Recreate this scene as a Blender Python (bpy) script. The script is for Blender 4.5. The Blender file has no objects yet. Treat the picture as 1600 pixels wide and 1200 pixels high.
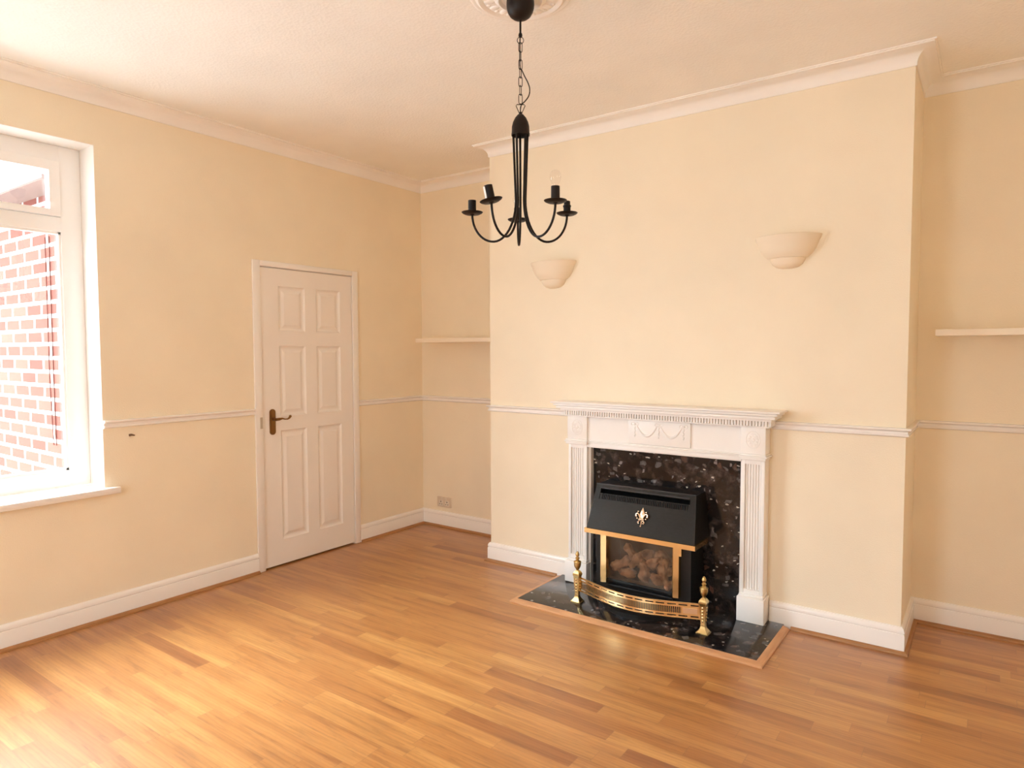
import bpy, bmesh, math, random
from mathutils import Vector, Matrix
random.seed(7)
PI = math.pi
COL = bpy.context.scene.collection
sc = bpy.context.scene

# ------------------------------------------------------------------ materials
def mat(name, base=(.8, .8, .8), rough=.5, metal=0., spec=.5, coat=0.):
    m = bpy.data.materials.new(name); m.use_nodes = True
    b = m.node_tree.nodes['Principled BSDF']
    b.inputs['Base Color'].default_value = (*base, 1)
    b.inputs['Roughness'].default_value = rough
    b.inputs['Metallic'].default_value = metal
    b.inputs['Specular IOR Level'].default_value = spec
    b.inputs['Coat Weight'].default_value = coat
    b.inputs['Coat Roughness'].default_value = .08
    return m
def N(m, typ, **kw):
    n = m.node_tree.nodes.new(typ)
    for k, v in kw.items():
        if k in ('operation', 'blend_type', 'data_type', 'feature', 'noise_dimensions', 'voronoi_dimensions', 'wave_type', 'bands_direction', 'distance'):
            setattr(n, k, v)
        else:
            n.inputs[k].default_value = v
    return n
def L(m, a, b): m.node_tree.links.new(a, b)
def bsdf(m): return m.node_tree.nodes['Principled BSDF']
def coords(m, scale=(1, 1, 1)):
    t = N(m, 'ShaderNodeTexCoord'); mp = N(m, 'ShaderNodeMapping'); mp.inputs['Scale'].default_value = scale
    L(m, t.outputs['Object'], mp.inputs['Vector']); return mp.outputs['Vector']
def ramp(m, src, stops):
    r = N(m, 'ShaderNodeValToRGB'); e = r.color_ramp.elements
    while len(e) < len(stops): e.new(.5)
    for el, (p, c) in zip(e, stops): el.position = p; el.color = (*c, 1)
    L(m, src, r.inputs['Fac']); return r.outputs['Color']
def bump(m, src, strength, dist):
    b = N(m, 'ShaderNodeBump'); b.inputs['Strength'].default_value = strength; b.inputs['Distance'].default_value = dist
    L(m, src, b.inputs['Height']); L(m, b.outputs['Normal'], bsdf(m).inputs['Normal'])
def mixc(m, fac, a, b, mode='MIX'):
    x = N(m, 'ShaderNodeMix', data_type='RGBA', blend_type=mode)
    for s, v in ((x.inputs[0], fac), (x.inputs[6], a), (x.inputs[7], b)):
        if hasattr(v, 'links'): L(m, v, s)
        elif isinstance(v, (int, float)): s.default_value = v
        else: s.default_value = (*v, 1)
    return x.outputs[2]
def math_(m, op, a, b=None, c=None):
    x = N(m, 'ShaderNodeMath', operation=op)
    for i, v in enumerate((a, b, c)):
        if v is None: continue
        if hasattr(v, 'links'): L(m, v, x.inputs[i])
        else: x.inputs[i].default_value = v
    return x.outputs[0]

def paint(name, base, rough, scale, strength, dist, var=.03):
    m = mat(name, base, rough); v = coords(m)
    n = N(m, 'ShaderNodeTexNoise', Scale=scale, Detail=3.); L(m, v, n.inputs['Vector'])
    bump(m, n.outputs['Fac'], strength, dist)
    n2 = N(m, 'ShaderNodeTexNoise', Scale=2.3, Detail=3.); L(m, v, n2.inputs['Vector'])
    lo = tuple(c * (1 - var) for c in base); hi = tuple(min(1, c * (1 + var)) for c in base)
    L(m, ramp(m, n2.outputs['Fac'], [(.3, lo), (.7, hi)]), bsdf(m).inputs['Base Color'])
    return m
CREAM = (.885, .785, .605)
M_wall = paint('cream_emulsion', CREAM, .62, 160, .25, .004)
M_ceil = paint('ceiling_paint', (.92, .89, .83), .75, 38, .55, .012)
# artex stipple
_m = M_ceil; _v = coords(_m); _vo = N(_m, 'ShaderNodeTexVoronoi', Scale=75.); L(_m, _v, _vo.inputs['Vector'])
bump(_m, _vo.outputs['Distance'], .28, .004)
M_cove = paint('coving_paint', (.92, .88, .82), .6, 60, .1, .002)
M_white = paint('white_gloss_paint', (.88, .84, .79), .22, 25, .05, .002, .01)
M_door = paint('white_door_paint', (.88, .83, .77), .3, 25, .06, .002, .01)
M_surround = paint('white_surround_paint', (.90, .87, .83), .38, 40, .04, .001, .01)
M_upvc = mat('white_plastic_frame', (.93, .92, .90), .25)
M_plaster = paint('painted_plaster', (.885, .775, .60), .7, 90, .1, .001)
M_shelf = mat('cream_shelf_finish', (.88, .78, .62), .4)
M_shadow = mat('dark_gap', (.03, .02, .015), .9)

def floor_mat():
    m = mat('oak_laminate', (.5, .25, .1), .33, spec=.6, coat=.8); bsdf(m).inputs['Coat Roughness'].default_value = .38
    t = N(m, 'ShaderNodeTexCoord'); s = N(m, 'ShaderNodeSeparateXYZ'); L(m, t.outputs['Object'], s.inputs[0])
    W, LN = .0735, .58
    row = math_(m, 'FLOOR', math_(m, 'DIVIDE', s.outputs['Y'], W))
    wn = N(m, 'ShaderNodeTexWhiteNoise', noise_dimensions='1D'); L(m, row, wn.inputs['W'])
    xs = math_(m, 'ADD', math_(m, 'DIVIDE', s.outputs['X'], LN), math_(m, 'MULTIPLY', wn.outputs['Value'], 7.))
    colm = math_(m, 'FLOOR', xs)
    cb = N(m, 'ShaderNodeCombineXYZ'); L(m, row, cb.inputs[0]); L(m, colm, cb.inputs[1])
    w2 = N(m, 'ShaderNodeTexWhiteNoise', noise_dimensions='2D'); L(m, cb.outputs[0], w2.inputs['Vector'])
    base = ramp(m, w2.outputs['Value'], [(0, (.31, .105, .022)), (.14, (.43, .172, .038)), (.6, (.465, .195, .046)), (1, (.52, .240, .060))])
    # grain: coordinates stretched along x, shifted per strip
    off = N(m, 'ShaderNodeVectorMath', operation='MULTIPLY_ADD')
    L(m, w2.outputs['Color'], off.inputs[0]); off.inputs[1].default_value = (9, 9, 9); L(m, t.outputs['Object'], off.inputs[2])
    mp = N(m, 'ShaderNodeMapping'); mp.inputs['Scale'].default_value = (1.6, 17, 1); L(m, off.outputs[0], mp.inputs['Vector'])
    g = N(m, 'ShaderNodeTexNoise', Scale=1.6, Detail=7., Roughness=.6, Distortion=.4); L(m, mp.outputs[0], g.inputs['Vector'])
    mp2 = N(m, 'ShaderNodeMapping'); mp2.inputs['Scale'].default_value = (1.0, 9, 1); L(m, off.outputs[0], mp2.inputs['Vector'])
    wv = N(m, 'ShaderNodeTexWave', wave_type='BANDS', bands_direction='Y', Scale=2.2, Distortion=5., Detail=2.)
    wv.inputs['Detail Scale'].default_value = .9; L(m, mp2.outputs[0], wv.inputs['Vector'])
    mp3 = N(m, 'ShaderNodeMapping'); mp3.inputs['Scale'].default_value = (16, 110, 1); L(m, off.outputs[0], mp3.inputs['Vector'])
    fl = N(m, 'ShaderNodeTexNoise', Scale=1., Detail=3.); L(m, mp3.outputs[0], fl.inputs['Vector'])
    c = mixc(m, .75, base, ramp(m, g.outputs['Fac'], [(.30, (.58, .50, .42)), (.5, (1, 1, 1)), (.72, (1.06, 1.14, 1.25))]), 'MULTIPLY')
    mp4 = N(m, 'ShaderNodeMapping'); mp4.inputs['Scale'].default_value = (.9, 16, 1); L(m, t.outputs['Object'], mp4.inputs['Vector'])
    st = N(m, 'ShaderNodeTexNoise', Scale=1., Detail=3.); L(m, mp4.outputs[0], st.inputs['Vector'])
    c = mixc(m, .8, c, ramp(m, st.outputs['Fac'], [(.35, (.80, .72, .62)), (.62, (1.12, 1.18, 1.3))]), 'MULTIPLY')
    c = mixc(m, .26, c, ramp(m, wv.outputs['Fac'], [(0, (.62, .52, .42)), (.45, (1, 1, 1))]), 'MULTIPLY')
    c = mixc(m, .3, c, ramp(m, fl.outputs['Fac'], [(.28, (.5, .4, .3)), (.42, (1, 1, 1))]), 'MULTIPLY')
    # seams
    fy = math_(m, 'FRACT', math_(m, 'DIVIDE', s.outputs['Y'], W)); fx = math_(m, 'FRACT', xs)
    sy = math_(m, 'LESS_THAN', math_(m, 'ABSOLUTE', math_(m, 'SUBTRACT', fy, .5)), .485)
    sx = math_(m, 'LESS_THAN', math_(m, 'ABSOLUTE', math_(m, 'SUBTRACT', fx, .5)), .4972)
    seam = math_(m, 'MULTIPLY', sy, sx)
    c = mixc(m, math_(m, 'MULTIPLY', math_(m, 'SUBTRACT', 1., seam), .35), c, (.22, .10, .04))
    L(m, c, bsdf(m).inputs['Base Color'])
    bump(m, g.outputs['Fac'], .06, .002)
    r2 = N(m, 'ShaderNodeTexNoise', Scale=3., Detail=4.); L(m, t.outputs['Object'], r2.inputs['Vector'])
    L(m, math_(m, 'MULTIPLY_ADD', r2.outputs['Fac'], .14, .30), bsdf(m).inputs['Roughness'])
    return m
M_floor = floor_mat()
def wood(name, a, b):
    m = mat(name, a, .4); v = coords(m, (3, 3, 60))
    n = N(m, 'ShaderNodeTexNoise', Scale=3., Detail=5.); L(m, v, n.inputs['Vector'])
    L(m, ramp(m, n.outputs['Fac'], [(.35, a), (.65, b)]), bsdf(m).inputs['Base Color']); return m
M_bead = wood('oak_beading', (.33, .15, .05), (.44, .21, .08))
M_bead2 = wood('pale_oak_beading', (.52, .26, .12), (.62, .33, .16))

def granite(name, flake):
    m = mat(name, (.02, .018, .018), .12, spec=.5)
    v = coords(m); w = N(m, 'ShaderNodeTexNoise', Scale=9., Detail=3.); L(m, v, w.inputs['Vector'])
    wv = N(m, 'ShaderNodeVectorMath', operation='MULTIPLY_ADD'); L(m, w.outputs['Color'], wv.inputs[0])
    wv.inputs[1].default_value = (.07, .07, .07); L(m, v, wv.inputs[2])
    n = N(m, 'ShaderNodeTexNoise', Scale=13., Detail=8., Roughness=.7); L(m, wv.outputs[0], n.inputs['Vector'])
    c = ramp(m, n.outputs['Fac'], [(.40, (.004, .004, .005)), (.52, (.018, .013, .012)), (.62, (.055, .042, .038)), (.74, (.14, .12, .115))])
    def flakes(scale, thr, col, sel):
        vo = N(m, 'ShaderNodeTexVoronoi', Scale=scale); L(m, wv.outputs[0], vo.inputs['Vector'])
        sp = N(m, 'ShaderNodeSeparateColor'); L(m, vo.outputs['Color'], sp.inputs[0])
        f = math_(m, 'MULTIPLY', math_(m, 'LESS_THAN', vo.outputs['Distance'], thr), math_(m, 'GREATER_THAN', sp.outputs[0], sel))
        return f, col
    br = N(m, 'ShaderNodeTexNoise', Scale=70., Detail=4., Roughness=.7); L(m, v, br.inputs['Vector'])
    for sc_, thr, col, sel, st in ((16., .46, (.14, .13, .13), .60, (1., 1., 1.7)), (24., .42, (.30, .27, .26), .88, (1.6, 1., 1.)), (34., .42, (.75, .70, .60), .93, (1., 1., 2.0)), (12., .36, (.13, .07, .05), .78, (1.4, 1., 1.))):
        mp = N(m, 'ShaderNodeMapping'); mp.inputs['Scale'].default_value = st; mp.inputs['Rotation'].default_value = (.4, .7, sc_); L(m, wv.outputs[0], mp.inputs['Vector'])
        vo = N(m, 'ShaderNodeTexVoronoi', Scale=sc_, distance='MANHATTAN'); L(m, mp.outputs[0], vo.inputs['Vector'])
        sp = N(m, 'ShaderNodeSeparateColor'); L(m, vo.outputs['Color'], sp.inputs[0])
        edge = math_(m, 'ADD', vo.outputs['Distance'], math_(m, 'MULTIPLY', br.outputs['Fac'], .45))
        f = math_(m, 'MULTIPLY', math_(m, 'LESS_THAN', edge, thr + .22), math_(m, 'GREATER_THAN', sp.outputs[0], sel))
        c = mixc(m, math_(m, 'MULTIPLY', math_(m, 'MULTIPLY', f, br.outputs['Fac']), flake * 1.7), c, col)
    L(m, c, bsdf(m).inputs['Base Color']); return m
M_granite = granite('dark_granite', .8)
M_hearth = granite('dark_granite_hearth', .55)
M_brass = mat('polished_brass', (.90, .66, .33), .24, 1.)
M_brassd = mat('aged_brass', (.58, .41, .17), .28, 1.)
M_dkbrass = mat('dark_bronze_handle', (.26, .13, .04), .35, .9)
M_silver = mat('pale_gold_metal', (.92, .76, .58), .25, 1.)
M_iron = mat('black_iron', (.011, .006, .004), .45, .0, spec=.25)
def blackmetal():
    m = mat('black_enamel_metal', (.012, .012, .014), .38, spec=.38); v = coords(m, (3, 3, 9))
    n = N(m, 'ShaderNodeTexNoise', Scale=14., Detail=5.); L(m, v, n.inputs['Vector'])
    L(m, math_(m, 'MULTIPLY_ADD', n.outputs['Fac'], .25, .26), bsdf(m).inputs['Roughness'])
    L(m, ramp(m, n.outputs['Fac'], [(.3, (.005, .0045, .004)), (.75, (.011, .010, .0095))]), bsdf(m).inputs['Base Color']); return m
M_black = blackmetal()
M_canopy = blackmetal(); M_canopy.name = 'black_canopy_metal'; bsdf(M_canopy).inputs['Specular IOR Level'].default_value = .3; bsdf(M_canopy).inputs['Specular Tint'].default_value = (1, .88, .76, 1)
M_rim = mat('black_rim_highlight', (.035, .034, .034), .3); M_ventshade = mat('vent_shade_black', (.002, .002, .002), .9, spec=.05)  # rim highlight and vent shade, both painted as base colour
M_soot = mat('sooty_lining', (.055, .04, .028), .85)
def coal():
    m = mat('ceramic_coal', (.4, .25, .16), .9); v = coords(m)
    n = N(m, 'ShaderNodeTexNoise', Scale=22., Detail=6.); L(m, v, n.inputs['Vector'])
    L(m, ramp(m, n.outputs['Fac'], [(.3, (.22, .12, .07)), (.5, (.50, .30, .19)), (.72, (.70, .50, .36))]), bsdf(m).inputs['Base Color'])
    bump(m, n.outputs['Fac'], .5, .006); return m
M_coal = coal()
M_socket = mat('brushed_metal_socket', (.74, .62, .48), .4, .2)
M_sockin = mat('white_socket_insert', (.78, .70, .58), .4)
def glass(name, tint, haze=0., ior=1.45):
    m = bpy.data.materials.new(name); m.use_nodes = True; nt = m.node_tree; nt.nodes.clear()
    out = nt.nodes.new('ShaderNodeOutputMaterial'); mx = nt.nodes.new('ShaderNodeMixShader')
    tr = nt.nodes.new('ShaderNodeBsdfTransparent'); gl = nt.nodes.new('ShaderNodeBsdfGlossy'); lw = nt.nodes.new('ShaderNodeLayerWeight'); pw = nt.nodes.new('ShaderNodeMath'); pw.operation = 'POWER'; fr = nt.nodes.new('ShaderNodeMath'); fr.operation = 'MULTIPLY_ADD'
    tr.inputs[0].default_value = (*tint, 1); gl.inputs['Roughness'].default_value = .03 + haze; nt.links.new(lw.outputs['Facing'], pw.inputs[0]); pw.inputs[1].default_value = 4.; nt.links.new(pw.outputs[0], fr.inputs[0]); fr.inputs[1].default_value = .6 if ior > 1.3 else .3; fr.inputs[2].default_value = .045
    nt.links.new(fr.outputs[0], mx.inputs[0]); nt.links.new(tr.outputs[0], mx.inputs[1]); nt.links.new(gl.outputs[0], mx.inputs[2])
    last = mx.outputs[0]
    if haze:
        df = nt.nodes.new('ShaderNodeBsdfDiffuse'); df.inputs[0].default_value = (.35, .30, .26, 1)
        m2 = nt.nodes.new('ShaderNodeMixShader'); tc = nt.nodes.new('ShaderNodeTexCoord'); no = nt.nodes.new('ShaderNodeTexNoise')
        no.inputs['Scale'].default_value = 7; mr = nt.nodes.new('ShaderNodeMapRange'); mr.inputs[1].default_value = .35; mr.inputs[2].default_value = .8
        mr.inputs[3].default_value = 0; mr.inputs[4].default_value = .22
        nt.links.new(tc.outputs['Object'], no.inputs['Vector']); nt.links.new(no.outputs['Fac'], mr.inputs[0])
        nt.links.new(mr.outputs[0], m2.inputs[0]); nt.links.new(last, m2.inputs[1]); nt.links.new(df.outputs[0], m2.inputs[2]); last = m2.outputs[0]
    nt.links.new(last, out.inputs[0]); return m
M_glass = glass('window_glass', (.97, .98, .97))
M_bulb = glass('clear_bulb_glass', (.99, .98, .97), ior=1.1)
M_fireglass = glass('fire_glass', (.85, .78, .70), .08)
def brick():
    m = mat('red_brick', (.4, .15, .1), .95, spec=0.); v = coords(m)
    s = N(m, 'ShaderNodeSeparateXYZ'); L(m, v, s.inputs[0]); c = N(m, 'ShaderNodeCombineXYZ')
    L(m, s.outputs['X'], c.inputs[0]); L(m, s.outputs['Z'], c.inputs[1])
    b = N(m, 'ShaderNodeTexBrick', Scale=1.); L(m, c.outputs[0], b.inputs['Vector'])
    b.inputs['Color1'].default_value = (.15, .050, .040, 1); b.inputs['Color2'].default_value = (.20, .075, .058, 1)
    b.inputs['Mortar'].default_value = (.62, .58, .54, 1)
    b.inputs['Mortar Size'].default_value = .012; b.inputs['Mortar Smooth'].default_value = .1
    b.inputs['Brick Width'].default_value = .235; b.inputs['Row Height'].default_value = .084
    L(m, b.outputs['Color'], bsdf(m).inputs['Base Color']); return m
M_brick = brick()
M_tile = mat('grey_roof_tiles', (.16, .15, .15), .9, spec=0.)
M_fascia = mat('white_fascia', (.85, .85, .85), .4)
M_soffit = mat('brown_soffit', (.20, .13, .11), .8, spec=.1)
M_patio = paint('concrete_paving', (.36, .345, .33), .85, 30, .2, .005)
M_brown = mat('brown_plug', (.16, .08, .03), .6)
M_cable = mat('brown_cable_sheath', (.055, .016, .012), .8, spec=0.)

# ------------------------------------------------------------------ mesh helpers
class MB:
    def __init__(s): s.bm = bmesh.new()
    def face(s, vs):
        try: return s.bm.faces.new(vs)
        except ValueError: return None
    def box(s, a, b, bev=0.):
        x0, y0, z0 = a; x1, y1, z1 = b
        n0 = set(s.bm.verts)
        v = [s.bm.verts.new(p) for p in ((x0, y0, z0), (x1, y0, z0), (x1, y1, z0), (x0, y1, z0), (x0, y0, z1), (x1, y0, z1), (x1, y1, z1), (x0, y1, z1))]
        fs = [s.face([v[i] for i in q]) for q in ((0, 3, 2, 1), (4, 5, 6, 7), (0, 1, 5, 4), (1, 2, 6, 5), (2, 3, 7, 6), (3, 0, 4, 7))]
        if bev:
            es = {e for f in fs for e in f.edges}
            bmesh.ops.bevel(s.bm, geom=list(es), offset=bev, segments=2, affect='EDGES', profile=.5)
        return s
    def hexa(s, pts):      # 8 points, bottom ring then top ring
        v = [s.bm.verts.new(p) for p in pts]
        for q in ((0, 3, 2, 1), (4, 5, 6, 7), (0, 1, 5, 4), (1, 2, 6, 5), (2, 3, 7, 6), (3, 0, 4, 7)): s.face([v[i] for i in q])
        return s
    def prism(s, pts, d):   # polygon pts extruded by vector d
        a = [s.bm.verts.new(p) for p in pts]; b = [s.bm.verts.new(Vector(p) + Vector(d)) for p in pts]
        s.face(a[::-1]); s.face(b); n = len(a)
        for i in range(n): s.face([a[i], a[(i + 1) % n], b[(i + 1) % n], b[i]])
        return s
    def lathe(s, prof, c=(0, 0, 0), n=32, ang=(0, 2 * PI), sy=1., caps=True):
        full = abs(ang[1] - ang[0] - 2 * PI) < 1e-6; k = n if full else n + 1; rings = []
        for r, z in prof:
            if r < 1e-6: rings.append([s.bm.verts.new((c[0], c[1], c[2] + z))]); continue
            rings.append([s.bm.verts.new((c[0] + r * math.cos(ang[0] + (ang[1] - ang[0]) * i / n), c[1] + sy * r * math.sin(ang[0] + (ang[1] - ang[0]) * i / n), c[2] + z)) for i in range(k)])
        for a, b in zip(rings, rings[1:]):
            for i in range(n):
                j = (i + 1) % k
                if not full and i == n: break
                if len(a) == 1 and len(b) == 1: continue
                if len(a) == 1: s.face([a[0], b[j], b[i]])
                elif len(b) == 1: s.face([a[i], a[j], b[0]])
                else: s.face([a[i], a[j], b[j], b[i]])
        if caps and full:
            for r, fl in ((rings[0], 1), (rings[-1], 0)):
                if len(r) > 2: s.face(r[::-1] if fl else r)
        return s
    def tube(s, pts, r, n=10, closed=False, taper=None):
        P = [Vector(p) for p in pts]; k = len(P); rings = []; up = None
        for i, p in enumerate(P):
            if closed: t = (P[(i + 1) % k] - P[i - 1]).normalized()
            else: t = (P[min(i + 1, k - 1)] - P[max(i - 1, 0)]).normalized()
            if up is None: up = t.orthogonal().normalized()
            up = (up - t * up.dot(t)).normalized(); w = t.cross(up)
            rr = taper[i] if taper else r
            rings.append([s.bm.verts.new(p + (up * math.cos(2 * PI * j / n) + w * math.sin(2 * PI * j / n)) * rr) for j in range(n)])
        for i in range(k if closed else k - 1):
            a, b = rings[i], rings[(i + 1) % k]
            for j in range(n): s.face([a[j], a[(j + 1) % n], b[(j + 1) % n], b[j]])
        if not closed: s.face(rings[0][::-1]); s.face(rings[-1])
        return s
    def sweep(s, prof, path, closed=False):
        """prof: (out, z) pairs, path: 2D points, room interior on the right-hand normal given by sign"""
        P = [Vector(p) for p in path]; k = len(P); rings = []
        def nrm(a, b): d = (b - a).normalized(); return Vector((d.y, -d.x))
        for i, p in enumerate(P):
            ns = []
            if i > 0: ns.append(nrm(P[i - 1], p))
            if i < k - 1: ns.append(nrm(p, P[i + 1]))
            if len(ns) == 2:
                m = ns[0] + ns[1]; m = m / (m.dot(ns[0]))
            else: m = ns[0]
            rings.append([s.bm.verts.new((p.x + m.x * o, p.y + m.y * o, z)) for o, z in prof])
        n = len(prof)
        for a, b in zip(rings, rings[1:]):
            for j in range(n): s.face([a[j], a[(j + 1) % n], b[(j + 1) % n], b[j]])
        s.face(rings[0][::-1]); s.face(rings[-1]); return s
    def sphere(s, c, r, sc=(1, 1, 1), n=12, rot=None, jitter=0.):
        g = bmesh.ops.create_icosphere(s.bm, subdivisions=n if n < 5 else 2, radius=1)
        for v in g['verts']:
            q = v.co * (1 + random.uniform(-jitter, jitter)); q = Vector((q.x * sc[0], q.y * sc[1], q.z * sc[2])) * r
            if rot: q = rot @ q
            v.co = q + Vector(c)
        return s
    def build(s, name, m, parent=None, smooth=False, loc=None, **props):
        bmesh.ops.recalc_face_normals(s.bm, faces=s.bm.faces[:])
        me = bpy.data.meshes.new(name)
        if loc is not None: bmesh.ops.translate(s.bm, verts=s.bm.verts[:], vec=-Vector(loc))
        s.bm.to_mesh(me); s.bm.free(); me.materials.append(m)
        o = bpy.data.objects.new(name, me); COL.objects.link(o)
        if loc is not None: o.location = loc
        if smooth:
            for p in me.polygons: p.use_smooth = True
            if smooth != 'all':
                md = o.modifiers.new('edge', 'EDGE_SPLIT'); md.split_angle = math.radians(35)
        if parent:
            o.parent = parent
            # geometry written in world coordinates: keep it there
            if loc is None: o.matrix_parent_inverse = parent.matrix_world.inverted()
        for k, v in props.items(): o[k] = v
        return o
def thing(name, label, cat, loc=(0, 0, 0), group=None):
    o = bpy.data.objects.new(name, None); COL.objects.link(o); o.location = loc; o.empty_display_size = .05
    o['label'] = label; o['category'] = cat
    if group: o['group'] = group
    bpy.context.view_layer.update(); return o
def struct(o): o['kind'] = 'structure'; return o
S = dict(kind='structure')

# ------------------------------------------------------------------ dimensions
XL, XR, D = 1.099, 3.586, .486          # chimney breast sides, alcove depth
XW, YR = 4.69, -4.95                    # right wall, rear wall
H = 2.852
DY0, DY1, DZ = -1.1036, -.2228, 2.06    # door architrave outer
WY0, WY1, WZ0, WZ1 = -3.85, -2.02, .69, 2.562   # window opening

# ------------------------------------------------------------------ shell
MB().box((-.3, YR - .3, -.2), (XW + .3, D + .3, 0)).build('floor', M_floor, **S)
MB().box((-.3, YR - .3, H), (XW + .3, D + .3, H + .25)).build('ceiling', M_ceil, **S)
w = MB()
w.box((-.3, YR - .3, 0), (0, WY0, H)); w.box((-.3, WY0, 0), (0, WY1, WZ0)); w.box((-.3, WY0, WZ1), (0, WY1, H))
ay0, ay1 = DY0 + .05, DY1 - .05
w.box((-.3, WY1, 0), (0, ay0, H)); w.box((-.3, ay0, 2.025), (0, ay1, H)); w.box((-.3, ay0, 0), (-.07, ay1, 2.025)); w.box((-.3, ay1, 0), (0, D + .3, H))
w.build('wall_left', M_wall, **S)
MB().box((0, D, 0), (XW, D + .3, H)).build('wall_back', M_wall, **S)
MB().box((XL, 0, 0), (XR, D, H)).build('wall_chimney', M_wall, **S)
MB().box((XW, YR - .3, 0), (XW + .3, D + .3, H)).build('wall_right', M_wall, **S)
RX0, RX1, RZ0, RZ1 = 1.6, 2.6, .72, 2.3  # opening for the added fill window in the unseen rear wall
w = MB(); w.box((0, YR - .3, 0), (RX0, YR, H)); w.box((RX1, YR - .3, 0), (XW, YR, H)); w.box((RX0, YR - .3, 0), (RX1, YR, RZ0)); w.box((RX0, YR - .3, RZ1), (RX1, YR, H))
w.build('wall_rear', M_wall, **S)

# skirting, beading, dado, coving  (path direction keeps the room on the right-hand side)
skirt = [(0, .0), (.018, .0), (.018, .092), (.0165, .095), (.0135, .0965), (.0135, .100), (.0165, .102), (.0165, .112), (.013, .122), (.006, .129), (0, .130)]
b_ = .017
bead = [(.018, 0), (.018 + b_, 0), (.018 + b_, .005), (.018 + b_ * .8, .011), (.018 + b_ * .45, .0155), (.0175, .0175)]
dado = [(0, 1.046), (.008, 1.047), (.014, 1.052), (.014, 1.058), (.009, 1.062), (.009, 1.072), (.013, 1.075), (.021, 1.078), (.024, 1.084), (.022, 1.089), (0, 1.090)]
cv = [(0, H - .078)] + [(.006, H - .078), (.006, H - .070)]
for i in range(9):
    a = PI / 2 * i / 8
    cv.append((.006 + .066 * (1 - math.cos(a)), H - .070 + .058 * math.sin(a)))
cv += [(.078, H - .012), (.078, H - .006), (.086, H - .006), (.086, H), (0, H)]
pA = [(0, YR), (0, DY0)]
pB = [(0, DY1), (0, D), (XL, D), (XL, 0), (1.757, 0)]
pC = [(2.978, 0), (XR, 0), (XR, D), (XW, D), (XW, YR), (0, YR)]
def run(name, prof, paths, m, smooth=True):
    for nm, p in paths:
        MB().sweep(prof, p).build(nm, m, smooth=smooth, **S)
run('', skirt, (('baseboard_left', pA), ('baseboard_alcove', pB), ('baseboard_right', pC)), M_white)
run('', bead, (('trim_1', pA), ('trim_2', [(0, DY1), (0, D), (XL, D), (XL, 0), (1.65, 0)]), ('trim_3', [(3.09, 0)] + pC[1:])), M_bead)
run('', dado, (('trim_4', [(0, WY1), (0, DY0)]), ('trim_5', [(0, DY1), (0, D), (XL, D), (XL, 0), (1.775, 0)]), ('trim_6', [(2.965, 0)] + pC[1:])), M_white)
cvs = [(0, YR), (0, D), (XL, D), (XL, 0), (XR, 0), (XR, D), (XW, D), (XW, YR), (0, YR)]
run('', cv, (('trim_7', cvs),), M_cove)

# ------------------------------------------------------------------ door
dr = MB()
DX0, DX1 = -.038, .002
fy0, fy1, fz0, fz1 = -1.046, -.278, .012, 2.018
cols = [(-.908, -.694), (-.600, -.386)]; rows = [(.180, .928), (1.022, 1.500), (1.597, 1.902)]
ys = sorted([fy0, fy1] + [v for c in cols for v in c]); zs = sorted([fz0, fz1] + [v for r in rows for v in r])
# slab front as a grid with moulded panels let in
def panel(mb, x, y0, y1, z0, z1):
    steps = [(0, 0), (.004, -.004), (.012, -.009), (.018, -.010), (.026, -.010), (.046, -.003), (.050, -.003)]
    rings = [[mb.bm.verts.new((x + dx, yy, zz)) for yy, zz in ((y0 + o, z0 + o), (y1 - o, z0 + o), (y1 - o, z1 - o), (y0 + o, z1 - o))] for o, dx in steps]
    for a, b in zip(rings, rings[1:]):
        for i in range(4): mb.face([a[i], a[(i + 1) % 4], b[(i + 1) % 4], b[i]])
    mb.face(rings[-1])
for i in range(len(ys) - 1):
    for j in range(len(zs) - 1):
        y0, y1, z0, z1 = ys[i], ys[i + 1], zs[j], zs[j + 1]
        if (y0, y1) in cols and (z0, z1) in rows: panel(dr, DX1, y0, y1, z0, z1)
        else: dr.face([dr.bm.verts.new(p) for p in ((DX1, y0, z0), (DX1, y1, z0), (DX1, y1, z1), (DX1, y0, z1))])
dr.hexa([(DX0, fy0, fz0), (DX1 - .0125, fy0, fz0), (DX1 - .0125, fy1, fz0), (DX0, fy1, fz0), (DX0, fy0, fz1), (DX1 - .0125, fy0, fz1), (DX1 - .0125, fy1, fz1), (DX0, fy1, fz1)])
for q in (((DX1, fy0, fz0), (DX1, fy0, fz1), (DX0, fy0, fz1), (DX0, fy0, fz0)), ((DX1, fy1, fz0), (DX1, fy1, fz1), (DX0, fy1, fz1), (DX0, fy1, fz0)),
          ((DX1, fy0, fz0), (DX1, fy1, fz0), (DX0, fy1, fz0), (DX0, fy0, fz0)), ((DX1, fy0, fz1), (DX1, fy1, fz1), (DX0, fy1, fz1), (DX0, fy0, fz1))):
    dr.face([dr.bm.verts.new(p) for p in q])
door = bpy.data.objects.new('door_1', None); COL.objects.link(door); door['kind'] = 'structure'; door.location = (0, (DY0 + DY1) / 2, 0)
bpy.context.view_layer.update()
dr.build('door_leaf', M_door, door)
fr = MB()
for (a, b) in (((0, DY0, 0), (.016, fy0 - .004, DZ)), ((0, fy1 + .004, 0), (.016, DY1, DZ)), ((0, fy0 - .004, 2.023), (.016, fy1 + .004, DZ))): fr.box(a, b, .004)
for (a, b) in (((-.07, DY0 + .05, 0), (0, fy0 - .003, 2.022)), ((-.07, fy1 + .003, 0), (0, DY1 - .05, 2.022)), ((-.07, DY0 + .05, 2.021), (0, DY1 - .05, 2.026))): fr.box(a, b)
fr.build('door_frame', M_white, door, smooth=True)
hd = MB(); hy = -.972
pl = [(math.cos(t) * .0215, math.sin(t) * .020) for t in [PI * k / 8 for k in range(9)]]
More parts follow.
